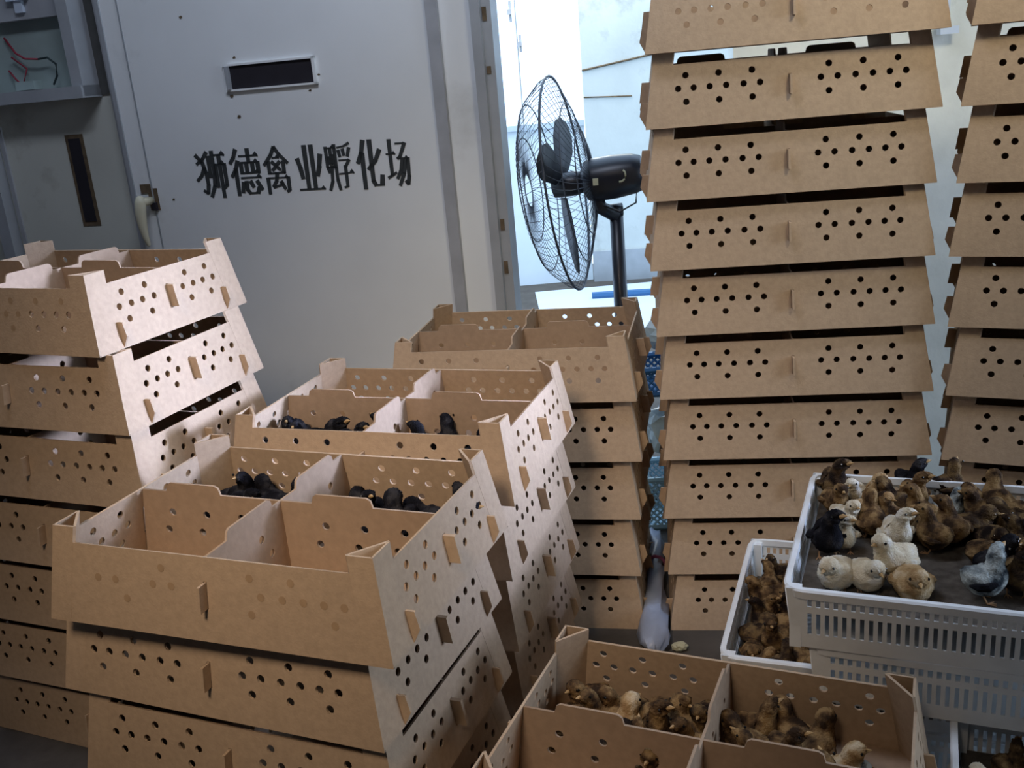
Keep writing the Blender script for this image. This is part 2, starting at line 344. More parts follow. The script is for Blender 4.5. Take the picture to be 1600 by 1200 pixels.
CDIV = sheet(cd, hc, .004, frame((0, 0, 0), (0, 1, 0), (0, 0, 1)))
def post_mesh():
    # folded triangular post standing in the front-left corner, from the bottom to above the rim
    bm = bmesh.new(); a, b, t = .040, .050, .003
    def P(u, v, z):  # u along x from the corner, v along y from the corner
        return Vector((-L_ / 2 + SL * z + u, -D_ / 2 + SL * z + v, z))
    for z0, z1 in ((.003, P_),):
        quadbox(bm, [P(0, -.0002, z0), P(a, -.0002, z0), P(a, t, z0), P(0, t, z0), P(0, -.0002, z1), P(a, -.0002, z1), P(a, t, z1), P(0, t, z1)])
        quadbox(bm, [P(-.0004, 0, z0), P(t, 0, z0), P(t, b, z0), P(-.0004, b, z0), P(-.0004, 0, z1), P(t, 0, z1), P(t, b, z1), P(-.0004, b, z1)])
        quadbox(bm, [P(a, 0, z0), P(a + t, t, z0), P(t, b + t, z0), P(0, b, z0), P(a, 0, z1), P(a + t, t, z1), P(t, b + t, z1), P(0, b, z1)])
    bmesh.ops.recalc_face_normals(bm, faces=bm.faces); me = bpy.data.meshes.new('post'); bm.to_mesh(me); bm.free(); return me
POSTM = post_mesh()
def wedge_tab(y0, y1, z0, z1, out, taper):
    # a tab sticking out of the right side panel
    bm = bmesh.new(); s = lambda z: L_ / 2 - SL * z - .001
    quadbox(bm, [Vector(p) for p in ((s(z0), y0, z0), (s(z0) + (0.001 if taper else out), y0, z0), (s(z0) + (0.001 if taper else out), y1, z0), (s(z0), y1, z0),
        (s(z1), y0, z1), (s(z1) + out, y0, z1), (s(z1) + out, y1, z1), (s(z1), y1, z1))])
    if taper:
        zc = z0 + (z1 - z0) * .45
        bm.free(); bm = bmesh.new()
        prof = [(s(z0), z0), (s(z0) + .002, z0), (s(zc) + out, zc), (s(z1) + out * .9, z1), (s(z1), z1)]
        A = [bm.verts.new((x, y0, z)) for x, z in prof]; B = [bm.verts.new((x, y1, z)) for x, z in prof]
        bm.faces.new(A); bm.faces.new(B[::-1])
        for i in range(5): bm.faces.new((A[i], B[i], B[(i + 1) % 5], A[(i + 1) % 5]))
    bmesh.ops.recalc_face_normals(bm, faces=bm.faces); me = bpy.data.meshes.new('tab'); bm.to_mesh(me); bm.free(); return me
TAB_MID = wedge_tab(-.0035, .0035, .047, .092, .020, False)
TAB_NEAR = wedge_tab(-D_ * .355, -D_ * .345, .003, .052, .017, True)
TAB_FAR = wedge_tab(D_ * .345, D_ * .355, .003, .052, .017, True)
bm = bmesh.new(); s0 = -D_ / 2 + SL * .052; s1 = -D_ / 2 + SL * .09
quadbox(bm, [Vector(p) for p in ((-.0022, s0 - .017, .051), (.0022, s0 - .017, .051), (.0022, s0 + .004, .051), (-.0022, s0 + .004, .051), (-.0022, s1 - .017, .090), (.0022, s1 - .017, .090), (.0022, s1 + .004, .090), (-.0022, s1 + .004, .090))])
me = bpy.data.meshes.new('tongue'); bmesh.ops.recalc_face_normals(bm, faces=bm.faces); bm.to_mesh(me); bm.free(); TONG = me
bm = bmesh.new(); bx(bm, -L_ / 2 + .003, L_ / 2 - .003, -D_ / 2 + .003, D_ / 2 - .003, 0, .003); me = bpy.data.meshes.new('base'); bmesh.ops.recalc_face_normals(bm, faces=bm.faces); bm.to_mesh(me); bm.free(); BASEM = me
for me in (LONGP, LONGP_BLIND, LONGP_HALF, SIDEP, POSTM, TAB_MID, TAB_NEAR, TAB_FAR, TONG): me.materials.append(KRAFT)
for me in (LDIV, CDIV, BASEM): me.materials.append(KRAFT_IN)
def mirrored(me, sx, sy):
    m = me.copy(); m.transform(Matrix.Diagonal((sx, sy, 1, 1)))
    if sx * sy < 0: m.flip_normals()
    return m
BACKP, SIDEP2 = mirrored(LONGP, 1, -1), mirrored(SIDEP, -1, 1)
POSTS = [POSTM, mirrored(POSTM, -1, 1), mirrored(POSTM, 1, -1), mirrored(POSTM, -1, -1)]
def make_box(label, loc, rz, group):
    t = thing('cardboard_box', label, 'cardboard box', loc, rz, group)
    mesh_obj('base_panel', BASEM, None, t)
    fp = mesh_obj('front_panel', LONGP, None, t); bp = mesh_obj('back_panel', BACKP, None, t)
    r = mesh_obj('side_panel', SIDEP, None, t); l = mesh_obj('side_panel', SIDEP2, None, t)
    for p in POSTS: mesh_obj('corner_post', p, None, t)
    ldv = mesh_obj('long_divider', LDIV, None, t); cdv = mesh_obj('cross_divider', CDIV, None, t)
    mesh_obj('tongue', TONG, None, fp); mesh_obj('tongue', mirrored(TONG, 1, -1), None, bp)
    for me, par in ((TAB_MID, r), (TAB_NEAR, r), (TAB_FAR, r)): mesh_obj('tab', me, None, par)
    for me in LTABS: mesh_obj('tab', me, None, l)
    return t
LTABS = [mirrored(m, -1, 1) for m in (TAB_MID, TAB_NEAR, TAB_FAR)]
proto = [None]
ORD = ['bottom', 'second from the floor', 'third from the floor', 'fourth from the floor', 'fifth from the floor', 'sixth from the floor', 'seventh from the floor', 'eighth from the floor', 'ninth from the floor', 'tenth from the floor']
def place_box(label, loc, rz, group):
    if proto[0] is None: proto[0] = make_box(label, loc, rz, group); return proto[0]
    return dup(proto[0], loc, rz, label, group)
random.seed(11)
def stack(n, base, where, group, levels=None, top_label=None, special={}):
    for k in range(n):
        x, y, a = (levels or {}).get(k, (base[0] + random.uniform(-.004, .004), base[1] + random.uniform(-.004, .004), base[2] + random.uniform(-.012, .012)))
        lb = 'brown cardboard chick box, %s %s' % (ORD[k], where)
        if k in special: lb = special[k]
        place_box(lb, (x, y, k * P_ + .0005), a, group)
def marks_mesh(idx):
    # scored but unpunched hole marks, a hair proud of the panel
    bm = bmesh.new(); k = math.hypot(1, SL); pos = []
    for sgn in (-1, 1):
        for x in (.077, .145, .213): pos += [(sgn * x, .104), (sgn * x, .0505)]
        for x in (.061, .0945, .130, .164, .197, .229): pos.append((sgn * x, .078))
    for i in idx:
        x, z = pos[i]
        bm.faces.new([bm.verts.new((x + .0062 * math.cos(a * PI / 5), -D_ / 2 - .0004 + SL * (z + .0062 * math.sin(a * PI / 5)), z + .0062 * math.sin(a * PI / 5))) for a in range(10)])
    me = bpy.data.meshes.new('marks'); bm.to_mesh(me); bm.free(); me.materials.append(MARK); return me
MARK = mat('scored_mark', (.40, .27, .16), .9, .1, 60)
PI = math.pi
def box_of(label):
    return next(o for o in C.objects if o.get('label') == label)
def blind_front(label, me, idx):
    fp = next(c for c in box_of(label).children if c.name.startswith('front_panel'))
    fp.data = me
    m = mesh_obj('hole_marks', marks_mesh(idx), None, fp); m['kind'] = 'stuff'
R_ = {0: (.671, 2.32, -.158), 1: (.674, 2.325, -.168), 2: (.67, 2.323, -.17), 3: (.675, 2.317, -.180), 4: (.671, 2.317, -.174), 5: (.666, 2.319, -.157), 6: (.657, 2.314, -.154), 7: (.654, 2.318, -.145), 8: (.66, 2.319, -.152), 9: (.669, 2.307, -.180)}
stack(10, (.668, 2.318, -.165), 'in the tall stack right of the fan', 'boxes in the tall stack right of the fan', R_)
Q_ = {3: (1.304, 2.082, -.458), 4: (1.305, 2.081, -.453), 5: (1.307, 2.085, -.467), 6: (1.304, 2.086, -.474), 7: (1.309, 2.085, -.464), 8: (1.31, 2.084, -.463), 9: (1.315, 2.079, -.439)}
stack(10, (1.305, 2.083, -.459), 'in the tall stack at the right edge', 'boxes in the tall stack at the right edge', Q_)
M_ = {1: (.032, 2.443, -.227), 2: (.036, 2.441, -.219), 3: (.043, 2.436, -.213), 4: (.040, 2.436, -.225)}
stack(5, (.036, 2.443, -.22), 'in the stack before the fan pole', 'boxes in the stack in front of the fan', M_,
      special={4: 'empty open cardboard chick box on top of the stack in front of the fan'})
L__ = {6: (-.946, 2.128, -.440), 5: (-.926, 2.098, -.400), 4: (-.915, 2.085, -.41)}
stack(7, (-.912, 2.08, -.415), 'in the left-hand stack by the door', 'boxes in the left-hand stack', L__,
      special={6: 'open cardboard chick box with a brightly lit side, on top of the left-hand stack'})
A_ = {4: (-.3887, 1.4666, -.3827), 3: (-.4146, 1.4985, -.4079), 2: (-.408, 1.492, -.40)}
stack(5, (-.408, 1.492, -.40), 'in the nearest stack at front left', 'boxes in the nearest stack', A_,
      special={4: 'large open cardboard chick box nearest the viewer, topmost of the front left stack'})
B_ = {4: (-.2239, 1.9441, -.342), 3: (-.235, 1.950, -.36), 2: (-.235, 1.95, -.36)}
stack(5, (-.235, 1.95, -.355), 'in the middle stack behind the nearest one', 'boxes in the middle stack', B_,
      special={4: 'open cardboard chick box with black chicks, topmost of the middle stack'})
stack(3, (.228, 1.186, -.424), 'in the short stack at bottom centre', 'boxes in the short stack at bottom centre', {2: (.2256, 1.1822, -.4263)},
      special={2: 'open cardboard box of brown chicks at bottom centre of the picture'})

blind_front('large open cardboard chick box nearest the viewer, topmost of the front left stack', LONGP_BLIND, (0, 3, 6, 7, 9, 10, 12, 14, 13, 17, 19, 20, 21, 23, 22))
blind_front('open cardboard chick box with a brightly lit side, on top of the left-hand stack', LONGP_HALF, (12, 13, 14, 16, 18, 19))
# ------------------------------------------------------------ white plastic crates
CW, CDp, CH = .64, .466, .110
def crate_wall(w, h, side):
    n = int((w - .05) / .0132); x0 = -(n - 1) * .0132 / 2; hs = []
    for i in range(n):
        x = x0 + i * .0132
        hs.append(rect(x - .0035, x + .0035, .078, .092)); hs.append(rect(x - .0032, x + .0032, .026, .066))
    return hs
def crate_mesh_parts():
    ins = .010; sl = ins / CH
    fw = sheet([(-CW / 2 + ins, 0), (CW / 2 - ins, 0), (CW / 2, CH), (-CW / 2, CH)], crate_wall(CW, CH, 0), .003, frame((0, -CDp / 2 + ins, 0), (1, 0, 0), (0, -sl, 1)))
    sw = sheet([(-CDp / 2 + ins, 0), (CDp / 2 - ins, 0), (CDp / 2, CH), (-CDp / 2, CH)], crate_wall(CDp, CH, 0), .003, frame((CW / 2 - ins, 0, 0), (0, 1, 0), (sl, 0, 1)))
    return fw, sw
FW, SW = crate_mesh_parts()
FWB, SWL = mirrored(FW, 1, -1), mirrored(SW, -1, 1)
def rim_mesh():
    bm = bmesh.new(); r = .026; pts = []
    for cx, cy, a0 in ((CW / 2 - r, CDp / 2 - r, 0), (-CW / 2 + r, CDp / 2 - r, 90), (-CW / 2 + r, -CDp / 2 + r, 180), (CW / 2 - r, -CDp / 2 + r, 270)):
        for i in range(5): a = math.radians(a0 + i * 22.5); pts.append((cx + r * math.cos(a), cy + r * math.sin(a), math.cos(a), math.sin(a)))
    prof = [(-.004, -.016), (.004, -.016), (.006, -.003), (.003, 0), (-.005, 0), (-.006, -.012)]
    rings = [[bm.verts.new((x + nx * o, y + ny * o, CH + z)) for o, z in prof] for x, y, nx, ny in pts]
    for i in range(len(rings)):
        A, B = rings[i], rings[(i + 1) % len(rings)]
        for j in range(6): bm.faces.new((A[j], A[(j + 1) % 6], B[(j + 1) % 6], B[j]))
    bmesh.ops.recalc_face_normals(bm, faces=bm.faces); me = bpy.data.meshes.new('rim'); bm.to_mesh(me); bm.free(); return me
RIM = rim_mesh()
bm = bmesh.new(); bx(bm, -CW / 2 + .012, CW / 2 - .012, -CDp / 2 + .012, CDp / 2 - .012, 0, .004)
for sx in (-1, 1):
    for sy in (-1, 1):
        for z0, z1, o in ((0, CH - .004, 0),): bx(bm, sx * (CW / 2 - .014) - .009, sx * (CW / 2 - .014) + .009, sy * (CDp / 2 - .014) - .009, sy * (CDp / 2 - .014) + .009, z0, z1)
me = bpy.data.meshes.new('crate_base'); bmesh.ops.recalc_face_normals(bm, faces=bm.faces); bm.to_mesh(me); bm.free(); CBASE = me
for me in (FW, SW, FWB, SWL, RIM, CBASE): me.materials.append(PLASTIC)
def crate(label, fl, rz, z, mat_z=None):
    """fl = front-left rim corner"""
    c, s = math.cos(rz), math.sin(rz); x = fl[0] + c * CW / 2 - s * CDp / 2; y = fl[1] + s * CW / 2 + c * CDp / 2
    t = thing('plastic_crate', label, 'crate', (x, y, z), rz, 'white plastic chick crates')
    for n, me in (('front_wall', FW), ('back_wall', FWB), ('side_wall', SW), ('side_wall', SWL), ('rim', RIM), ('base_grid', CBASE)): mesh_obj(n, me, None, t)
    if mat_z:
        b = bmesh.new(); bx(b, -CW / 2 + .014, CW / 2 - .014, -CDp / 2 + .014, CDp / 2 - .014, mat_z - .004, mat_z); bm_obj('litter_mat', b, MATM, t)
    return t
K1 = crate('topmost white slotted plastic crate crowded with chicks at the right', (.404, 1.381), -.403, .4375, .062)
K2 = crate('white slotted crate directly under the crowded top crate', (.444, 1.385), -.415, .3270)
K3 = crate('lower white crate of brown chicks sticking out left under the top crates', (.334, 1.542), -.37, .2165, .030)
K4 = crate('white crate under the crate of brown chicks, second from the floor', (.345, 1.552), -.37, .1065)
K5 = crate('white crate standing on the floor under the crate of brown chicks', (.345, 1.552), -.37, .0005)
K4.location.z = .1078
for k_ in (K4, K5): k_.scale = (1, 1, .972)
K6 = crate('white crate of mixed chicks at the bottom right corner of the picture', (.483, .929), -.415, .2165, .030)
K7 = crate('middle crate of the short crate stack at the bottom right corner', (.483, .929), -.415, .1078)
K8 = crate('lowest crate of the short crate stack at the bottom right corner', (.483, .929), -.415, .0005)
for k_ in (K7, K8): k_.scale = (1, 1, .972)

# ------------------------------------------------------------ chicks
def down(name, c1, c2, c3, stripes=0):
    m = bpy.data.materials.new(name); m.use_nodes = True; N = m.node_tree.nodes; L = m.node_tree.links; b = N['Principled BSDF']
    b.inputs['Roughness'].default_value = 1; b.inputs['Specular IOR Level'].default_value = .05
    tc = N.new('ShaderNodeTexCoord'); n = N.new('ShaderNodeTexNoise'); n.inputs['Scale'].default_value = 45; n.inputs['Detail'].default_value = 5
    oi = N.new('ShaderNodeObjectInfo'); ad = N.new('ShaderNodeVectorMath'); mu = N.new('ShaderNodeMath'); mu.operation = 'MULTIPLY'; mu.inputs[1].default_value = 30
    L.new(oi.outputs['Random'], mu.inputs[0]); L.new(tc.outputs['Object'], ad.inputs[0]); L.new(mu.outputs[0], ad.inputs[1]); L.new(ad.outputs[0], n.inputs['Vector'])
    r = N.new('ShaderNodeValToRGB'); e = r.color_ramp.elements; e[0].position = .38; e[0].color = (*c1, 1); e[1].position = .62; e[1].color = (*c3, 1)
    k = e.new(.5); k.color = (*c2, 1); L.new(n.outputs[0], r.inputs[0]); L.new(r.outputs[0], b.inputs['Base Color'])
    n2 = N.new('ShaderNodeTexNoise'); n2.inputs['Scale'].default_value = 420; n2.inputs['Detail'].default_value = 3; L.new(tc.outputs['Object'], n2.inputs['Vector'])
    bp = N.new('ShaderNodeBump'); bp.inputs['Strength'].default_value = .8; bp.inputs['Distance'].default_value = .003; L.new(n2.outputs[0], bp.inputs['Height']); L.new(bp.outputs[0], b.inputs['Normal'])
    return m
DOWN = {
 'cream': down('cream_down', (.62, .52, .36), (.72, .64, .47), (.80, .76, .66)),
 'buff': down('buff_down', (.36, .22, .10), (.50, .34, .17), (.66, .52, .34)),
 'brown': down('brown_down', (.045, .028, .018), (.16, .095, .045), (.34, .22, .10)),
 'dark': down('dark_brown_down', (.02, .014, .012), (.07, .045, .028), (.20, .13, .06)),
 'black': down('black_down', (.008, .008, .010), (.014, .014, .018), (.04, .038, .04)),
 'silver': down('silver_down', (.04, .05, .06), (.30, .34, .34), (.62, .68, .66)),
}
BEAK = mat('horn_beak', (.50, .32, .14), .5, spec=.4); EYE_M = mat('dark_eye', (.005, .005, .005), .15, spec=.6); LEGM = mat('pinkish_leg', (.50, .30, .16), .6)
def chick_meshes(key, spine, radii, head, seed):
    rnd = random.Random(seed); bm = bmesh.new(); n = 12; rings = []
    P = [Vector(p) for p in spine]
    for i, p in enumerate(P):
        t = (P[min(i + 1, len(P) - 1)] - P[max(i - 1, 0)]).normalized(); u = Vector((0, 1, 0)); w = t.cross(u)
        rx, rw = radii[i]
        rings.append([bm.verts.new(p + (u * math.cos(2 * math.pi * j / n) * rx + w * math.sin(2 * math.pi * j / n) * rw) * rnd.uniform(.93, 1.07)) for j in range(n)])
    for i in range(len(P) - 1):
        for j in range(n): bm.faces.new((rings[i][j], rings[i][(j + 1) % n], rings[i + 1][(j + 1) % n], rings[i + 1][j]))
    bm.faces.new(rings[0][::-1]); bm.faces.new(rings[-1])
    bmesh.ops.recalc_face_normals(bm, faces=bm.faces)
    bmesh.ops.subdivide_edges(bm, edges=bm.edges[:], cuts=1, smooth=.6, use_grid_fill=True)
    bmesh.ops.subdivide_edges(bm, edges=bm.edges[:], cuts=1, use_grid_fill=True)
    bm.normal_update()
    for v in bm.verts: v.co += v.normal * rnd.uniform(-.0007, .0011)
    body = bpy.data.meshes.new('chick_body'); bm.to_mesh(body); bm.free()
    for p in body.polygons: p.use_smooth = True
    return body
def small(fn):
    bm = bmesh.new(); fn(bm); bmesh.ops.recalc_face_normals(bm, faces=bm.faces); me = bpy.data.meshes.new('m'); bm.to_mesh(me); bm.free(); return me
def chick_parts(pose):
    if pose == 'stand':
        sp = [(-.036, 0, .040), (-.030, 0, .038), (-.018, 0, .034), (-.004, 0, .031), (.010, 0, .034), (.019, 0, .043), (.022, 0, .051), (.024, 0, .057), (.027, 0, .063), (.032, 0, .067), (.037, 0, .067), (.040, 0, .066)]
        rd = [(.003, .003), (.011, .009), (.020, .017), (.024, .021), (.023, .021), (.018, .018), (.0135, .0145), (.0125, .013), (.0132, .0135), (.0125, .012), (.009, .0085), (.004, .004)]
        head = Vector((.031, 0, .067)); lift = 0
    elif pose == 'look':
        sp = [(-.030, 0, .050), (-.026, 0, .045), (-.016, 0, .037), (-.004, 0, .031), (.006, 0, .034), (.011, 0, .046), (.011, 0, .055), (.012, .002, .063), (.015, .004, .071), (.019, .008, .076), (.022, .012, .077), (.024, .015, .077)]
        rd = [(.003, .003), (.011, .009), (.020, .017), (.0235, .022), (.022, .021), (.016, .017), (.012, .013), (.0115, .012), (.0125, .0125), (.012, .012), (.009, .0085), (.004, .004)]
        head = Vector((.018, .006, .075)); lift = 0
    else:
        sp = [(-.036, 0, .024), (-.030, 0, .024), (-.018, 0, .023), (-.003, 0, .022), (.010, 0, .025), (.018, 0, .031), (.021, 0, .037), (.024, 0, .042), (.028, 0, .045), (.033, 0, .046), (.038, 0, .045), (.041, 0, .044)]
        rd = [(.003, .003), (.012, .010), (.021, .018), (.0255, .022), (.024, .022), (.019, .019), (.0145, .0155), (.0135, .014), (.0135, .0135), (.0125, .012), (.009, .0085), (.004, .004)]
        head = Vector((.032, 0, .046)); lift = 1
    body = chick_meshes(pose, sp, rd, head, hash(pose) % 7 if False else len(pose))
    tip = Vector(sp[-1]); d = (tip - Vector(sp[-4])).normalized()
    side = d.cross(Vector((0, 0, 1))).normalized(); upv = side.cross(d)
    def beak(bm): tube(bm, [tip - d * .003, tip + d * .002, tip + d * .0085 - upv * .001], [.0035, .003, .0006], 6)
    def eye(sg):
        def f(bm): bmesh.ops.create_uvsphere(bm, u_segments=8, v_segments=5, radius=.0021, matrix=Matrix.Translation(head + side * sg * .0112 + d * .003 + upv * .002))
        return f
    def leg(sg):
        def f(bm):
            x = -.002
            if lift == 0: tube(bm, [(x, sg * .010, .020), (x - .003, sg * .011, .012), (x + .002, sg * .012, .0015)], [.003, .0016, .0013], 5)
            for a in (-.5, 0, .5): tube(bm, [(x + .002, sg * .012, .0012), (x + .002 + .012 * math.cos(a), sg * .012 + .012 * math.sin(a), .0010)], [.0012, .0006], 4)
        return f
    def wing(sg):
        def f(bm):
            z = sp[3][2] + .002
            pts = [(.008, sg * .0215, z + .004), (-.004, sg * .0255, z + .001), (-.016, sg * .0225, z - .001), (-.026, sg * .016, z - .001)]
            tube(bm, pts, [.003, .0062, .0055, .0015], 6)
        return f
    return body, small(beak), small(eye(1)), small(eye(-1)), small(leg(1)), small(leg(-1)), small(wing(1)), small(wing(-1))
POSES = {p: chick_parts(p) for p in ('stand', 'look', 'sit')}
CP = {}
def chick_proto(pose, col):
    key = (pose, col)
    if key not in CP:
        body, beak, e1, e2, l1, l2, w1, w2 = POSES[pose]
        b = body.copy(); b.materials.append(DOWN[col]); wa, wb_ = w1.copy(), w2.copy()
        for w in (wa, wb_): w.materials.append(DOWN[col])
        CP[key] = (b, wa, wb_)
        for me, m in ((beak, BEAK), (e1, EYE_M), (e2, EYE_M), (l1, LEGM), (l2, LEGM)):
            if not me.materials: me.materials.append(m)
    return CP[key]
def chick(x, y, z, rz, pose, col, label, group=None, sc=1.0, wingcol=None, full=True):
    b, wa, wb_ = chick_proto(pose, col)
    t = thing('chick', label, 'chick', (x, y, z), rz, group); t.scale = (sc, sc, sc)
    mesh_obj('body', b, None, t)
    _, beak, e1, e2, l1, l2, _, _ = POSES[pose]
    mesh_obj('beak', beak, None, t)
    if full:
        if wingcol: wa, wb_ = chick_proto(pose, wingcol)[1:]
        for n, me in (('eye', e1), ('eye', e2), ('leg', l1), ('leg', l2), ('wing', wa), ('wing', wb_)): mesh_obj(n, me, None, t)
    return t
PLACED = []
def free(x, y, r):
    return all((x - a) ** 2 + (y - b) ** 2 > ((r + c) * .5) ** 2 for a, b, c in PLACED)
ZT = .4375 + .062
def top_chick(px, py, rz, pose, col, label, sc=1.0, wingcol=None, group=None):
    p = at_z(px, py, ZT); PLACED.append((p.x, p.y, .050)); return chick(p.x, p.y, ZT, rz, pose, col, label, group, sc, wingcol)
PI = math.pi
top_chick(1308, 916, -.75 * PI, 'sit', 'cream', 'cream chick sitting at the front left corner of the top crate', 1.15)
top_chick(1352, 918, -.45 * PI, 'sit', 'cream', 'second cream chick, sitting right of the corner one with its pink leg showing', 1.1)
top_chick(1398, 905, -.85 * PI, 'stand', 'cream', 'cream chick standing behind the buff and white one, head turned left', 1.2)
bc = top_chick(1425, 934, -.56 * PI, 'sit', 'buff', 'buff chick with a white chest at the front rim of the top crate', 1.2, 'buff')
def _breast(bm): bmesh.ops.create_icosphere(bm, subdivisions=3, radius=1, matrix=Matrix.Translation((.013, 0, .023)) @ Matrix.Diagonal((.0155, .0185, .0165, 1)))
br_ = small(_breast); br_.materials.append(DOWN['cream']); mesh_obj('breast', br_, None, bc, True)
top_chick(1538, 938, -.05 * PI, 'look', 'silver', 'silver grey chick with a dark wing standing alone near the front rim', 1.15, 'black')
top_chick(1318, 862, -.6 * PI, 'look', 'cream', 'pale chick standing beside the black one at the left', .95)
top_chick(1293, 870, -.55 * PI, 'look', 'black', 'black chick with a yellow beak against the left wall of the top crate', 1.2)
top_chick(1401, 862, -.5 * PI, 'look', 'cream', 'cream chick with raised head in the middle of the pale group', 1.1)
top_chick(1318, 830, -.4 * PI, 'stand', 'cream', 'cream chick behind the pale one beside the black chick', .95)
top_chick(1362, 822, -.3 * PI, 'stand', 'buff', 'buff chick with pale back behind the pale group', 1.0)
top_chick(1368, 790, -.6 * PI, 'look', 'buff', 'golden headed chick near the back left of the top crate', .9)
top_chick(1336, 792, -.7 * PI, 'stand', 'cream', 'cream chick near the back left corner of the top crate', .9)
top_chick(1304, 782, -.5 * PI, 'look', 'dark', 'tall dark chick stretching above the back left corner of the top crate', 1.15)
top_chick(1483, 818, -.1 * PI, 'look', 'silver', 'yellow and white headed chick in the middle of the brown crowd', .85, 'dark')
top_chick(1422, 776, -.3 * PI, 'look', 'black', 'black headed chick at the back rim of the top crate', 1.0)
top_chick(1480, 782, 0.1, 'look', 'dark', 'dark chick looking over the back rim right of the black one', 1.0)
BRL = {'brown': 'mottled brown chick in the crowd of the top crate', 'dark': 'dark brown chick in the crowd of the top crate', 'buff': 'buff chick in the crowd of the top crate', 'black': 'black chick in the crowd of the top crate'}
random.seed(21)
def local(o, lx, ly):
    a = o.rotation_euler.z; return o.location.x + lx * math.cos(a) - ly * math.sin(a), o.location.y + lx * math.sin(a) + ly * math.cos(a)
cnt = 0
for _ in range(6000):
    if cnt > 130: break
    lx, ly = random.uniform(-CW / 2 + .04, CW / 2 - .04), random.uniform(-CDp / 2 + .10, CDp / 2 - .035)
    if lx < -.02 and ly < .02: continue
    if ly < -.06 and random.random() < .4: continue
    if ly < -.10: continue
    x, y = local(K1, lx, ly)
    if not free(x, y, .042): continue
    PLACED.append((x, y, .042)); cnt += 1
    col = random.choices(['brown', 'dark', 'buff', 'black'], [.52, .36, .05, .07])[0]
    row = 'along the back' if ly > .12 else ('in the middle row' if ly > .02 else 'towards the front'); colm = 'left part' if lx < -.13 else ('centre' if lx < .04 else ('right of centre' if lx < .17 else 'right end'))
    chick(x, y, ZT, random.uniform(-PI, PI), random.choice(['stand', 'look', 'sit', 'stand']), col, BRL[col].split(' in the crowd')[0] + ' %s of the top crate, %s' % (row, colm), 'crowd of %s chicks in the top crate' % col, random.uniform(.98, 1.12))
def fill(o, x0, x1, y0, y1, z, n, cols, where, rr=.042, poses=('stand', 'look', 'sit'), sc=(.85, 1.02)):
    global PLACED
    PLACED = []; c = 0
    for _ in range(3000):
        if c >= n: break
        lx, ly = random.uniform(x0, x1), random.uniform(y0, y1); x, y = local(o, lx, ly)
        if not free(x, y, rr): continue
        PLACED.append((x, y, rr)); c += 1; col = random.choices(list(cols), list(cols.values()))[0]
        nm = {'brown': 'mottled brown', 'dark': 'dark brown', 'buff': 'buff', 'black': 'black', 'cream': 'cream', 'silver': 'silver grey'}[col]
        chick(x, y, z, random.uniform(-PI, PI), random.choice(poses), col, '%s chick %s, %s %s' % (nm, where, 'left' if lx < x0 + (x1 - x0) / 3 else ('middle' if lx < x0 + (x1 - x0) * 2 / 3 else 'right'), 'rear' if ly > (y0 + y1) / 2 else 'front'), '%s chicks %s' % (nm, where), random.uniform(*sc))
fill(K3, -CW / 2 + .04, -.06, -CDp / 2 + .04, CDp / 2 - .04, K3.location.z + .030, 36, {'brown': .5, 'dark': .4, 'buff': .1}, 'in the lower crate at the left of the crates', .043)
fill(K6, -CW / 2 + .04, CW / 2 - .04, -.12, .185, K6.location.z + .030, 40, {'brown': .3, 'dark': .35, 'silver': .15, 'cream': .2}, 'in the low crate at the bottom right', .05)
bpy.context.view_layer.update()
def boxat(x, y, k, a):
    o = bpy.data.objects.new('t', None); o.location = (x, y, k * P_ + .0035); o.rotation_euler = (0, 0, a); return o
c_ = boxat(.2256, 1.1822, 2, -.4263); zc = 2 * P_ + .0036
fill(c_, -.25, -.03, .03, .165, zc, 18, {'brown': .6, 'dark': .22, 'buff': .18}, 'in the back left part of the bottom centre box', .040, ('look', 'stand', 'stand'), (1.05, 1.2))
fill(c_, .03, .17, .03, .165, zc, 12, {'brown': .6, 'dark': .22, 'buff': .18}, 'in the back right part of the bottom centre box', .040, ('look', 'stand', 'stand'), (1.05, 1.2))
fill(c_, .18, .255, .03, .08, zc, 2, {'silver': 1}, 'at the right end of the bottom centre box', .044)
a_ = boxat(-.3887, 1.4666, 4, -.3827); za = 4 * P_ + .0036
fill(a_, -.24, -.04, .10, .175, za, 9, {'black': 1}, 'in the back left part of the nearest box', .040, sc=(1.05, 1.2))
fill(a_, .03, .25, .10, .175, za, 11, {'black': 1}, 'in the back right part of the nearest box', .040, sc=(1.05, 1.2))
b_ = boxat(-.2239, 1.9441, 4, -.342)
fill(b_, -.25, -.04, -.09, -.03, za, 9, {'black': 1}, 'in the front left part of the middle stack top box', .040, sc=(1.1, 1.25))
fill(b_, .03, .20, -.09, -.03, za, 8, {'black': 1}, 'in the front right part of the middle stack top box', .040, sc=(1.1, 1.25))

# ------------------------------------------------------------ pedestal fan
hub = Vector((.250, 3.07, 1.018)); fa = math.radians(14)      # blades face left, turned slightly from the viewer
fan = thing('pedestal_fan', 'black industrial pedestal fan with a wire guard standing in the doorway', 'fan', (.37, 3.07, 0))
ax = Vector((math.cos(fa), -math.sin(fa) * 1.0, .10)).normalized()     # from the blades towards the motor
e1 = ax.cross(Vector((0, 0, 1))).normalized(); e2 = e1.cross(ax).normalized()
O = Vector((.37, 3.07, 0))
def fp_(a, r, d): return hub + ax * d + (e1 * math.cos(a) + e2 * math.sin(a)) * r - O
RF = .325
def guard(profile, nrad, ringsr, rmain):
    bm = bmesh.new()
    for i in range(nrad):
        a = 2 * PI * i / nrad
        tube(bm, [fp_(a + profile_tw * k, r, d) for k, (r, d) in enumerate(profile)], .0009, 4)
    for r, d in ringsr: tube(bm, [fp_(2 * PI * i / 40, r, d) for i in range(40)], rmain, 5, True)
    return bm
profile_tw = .05
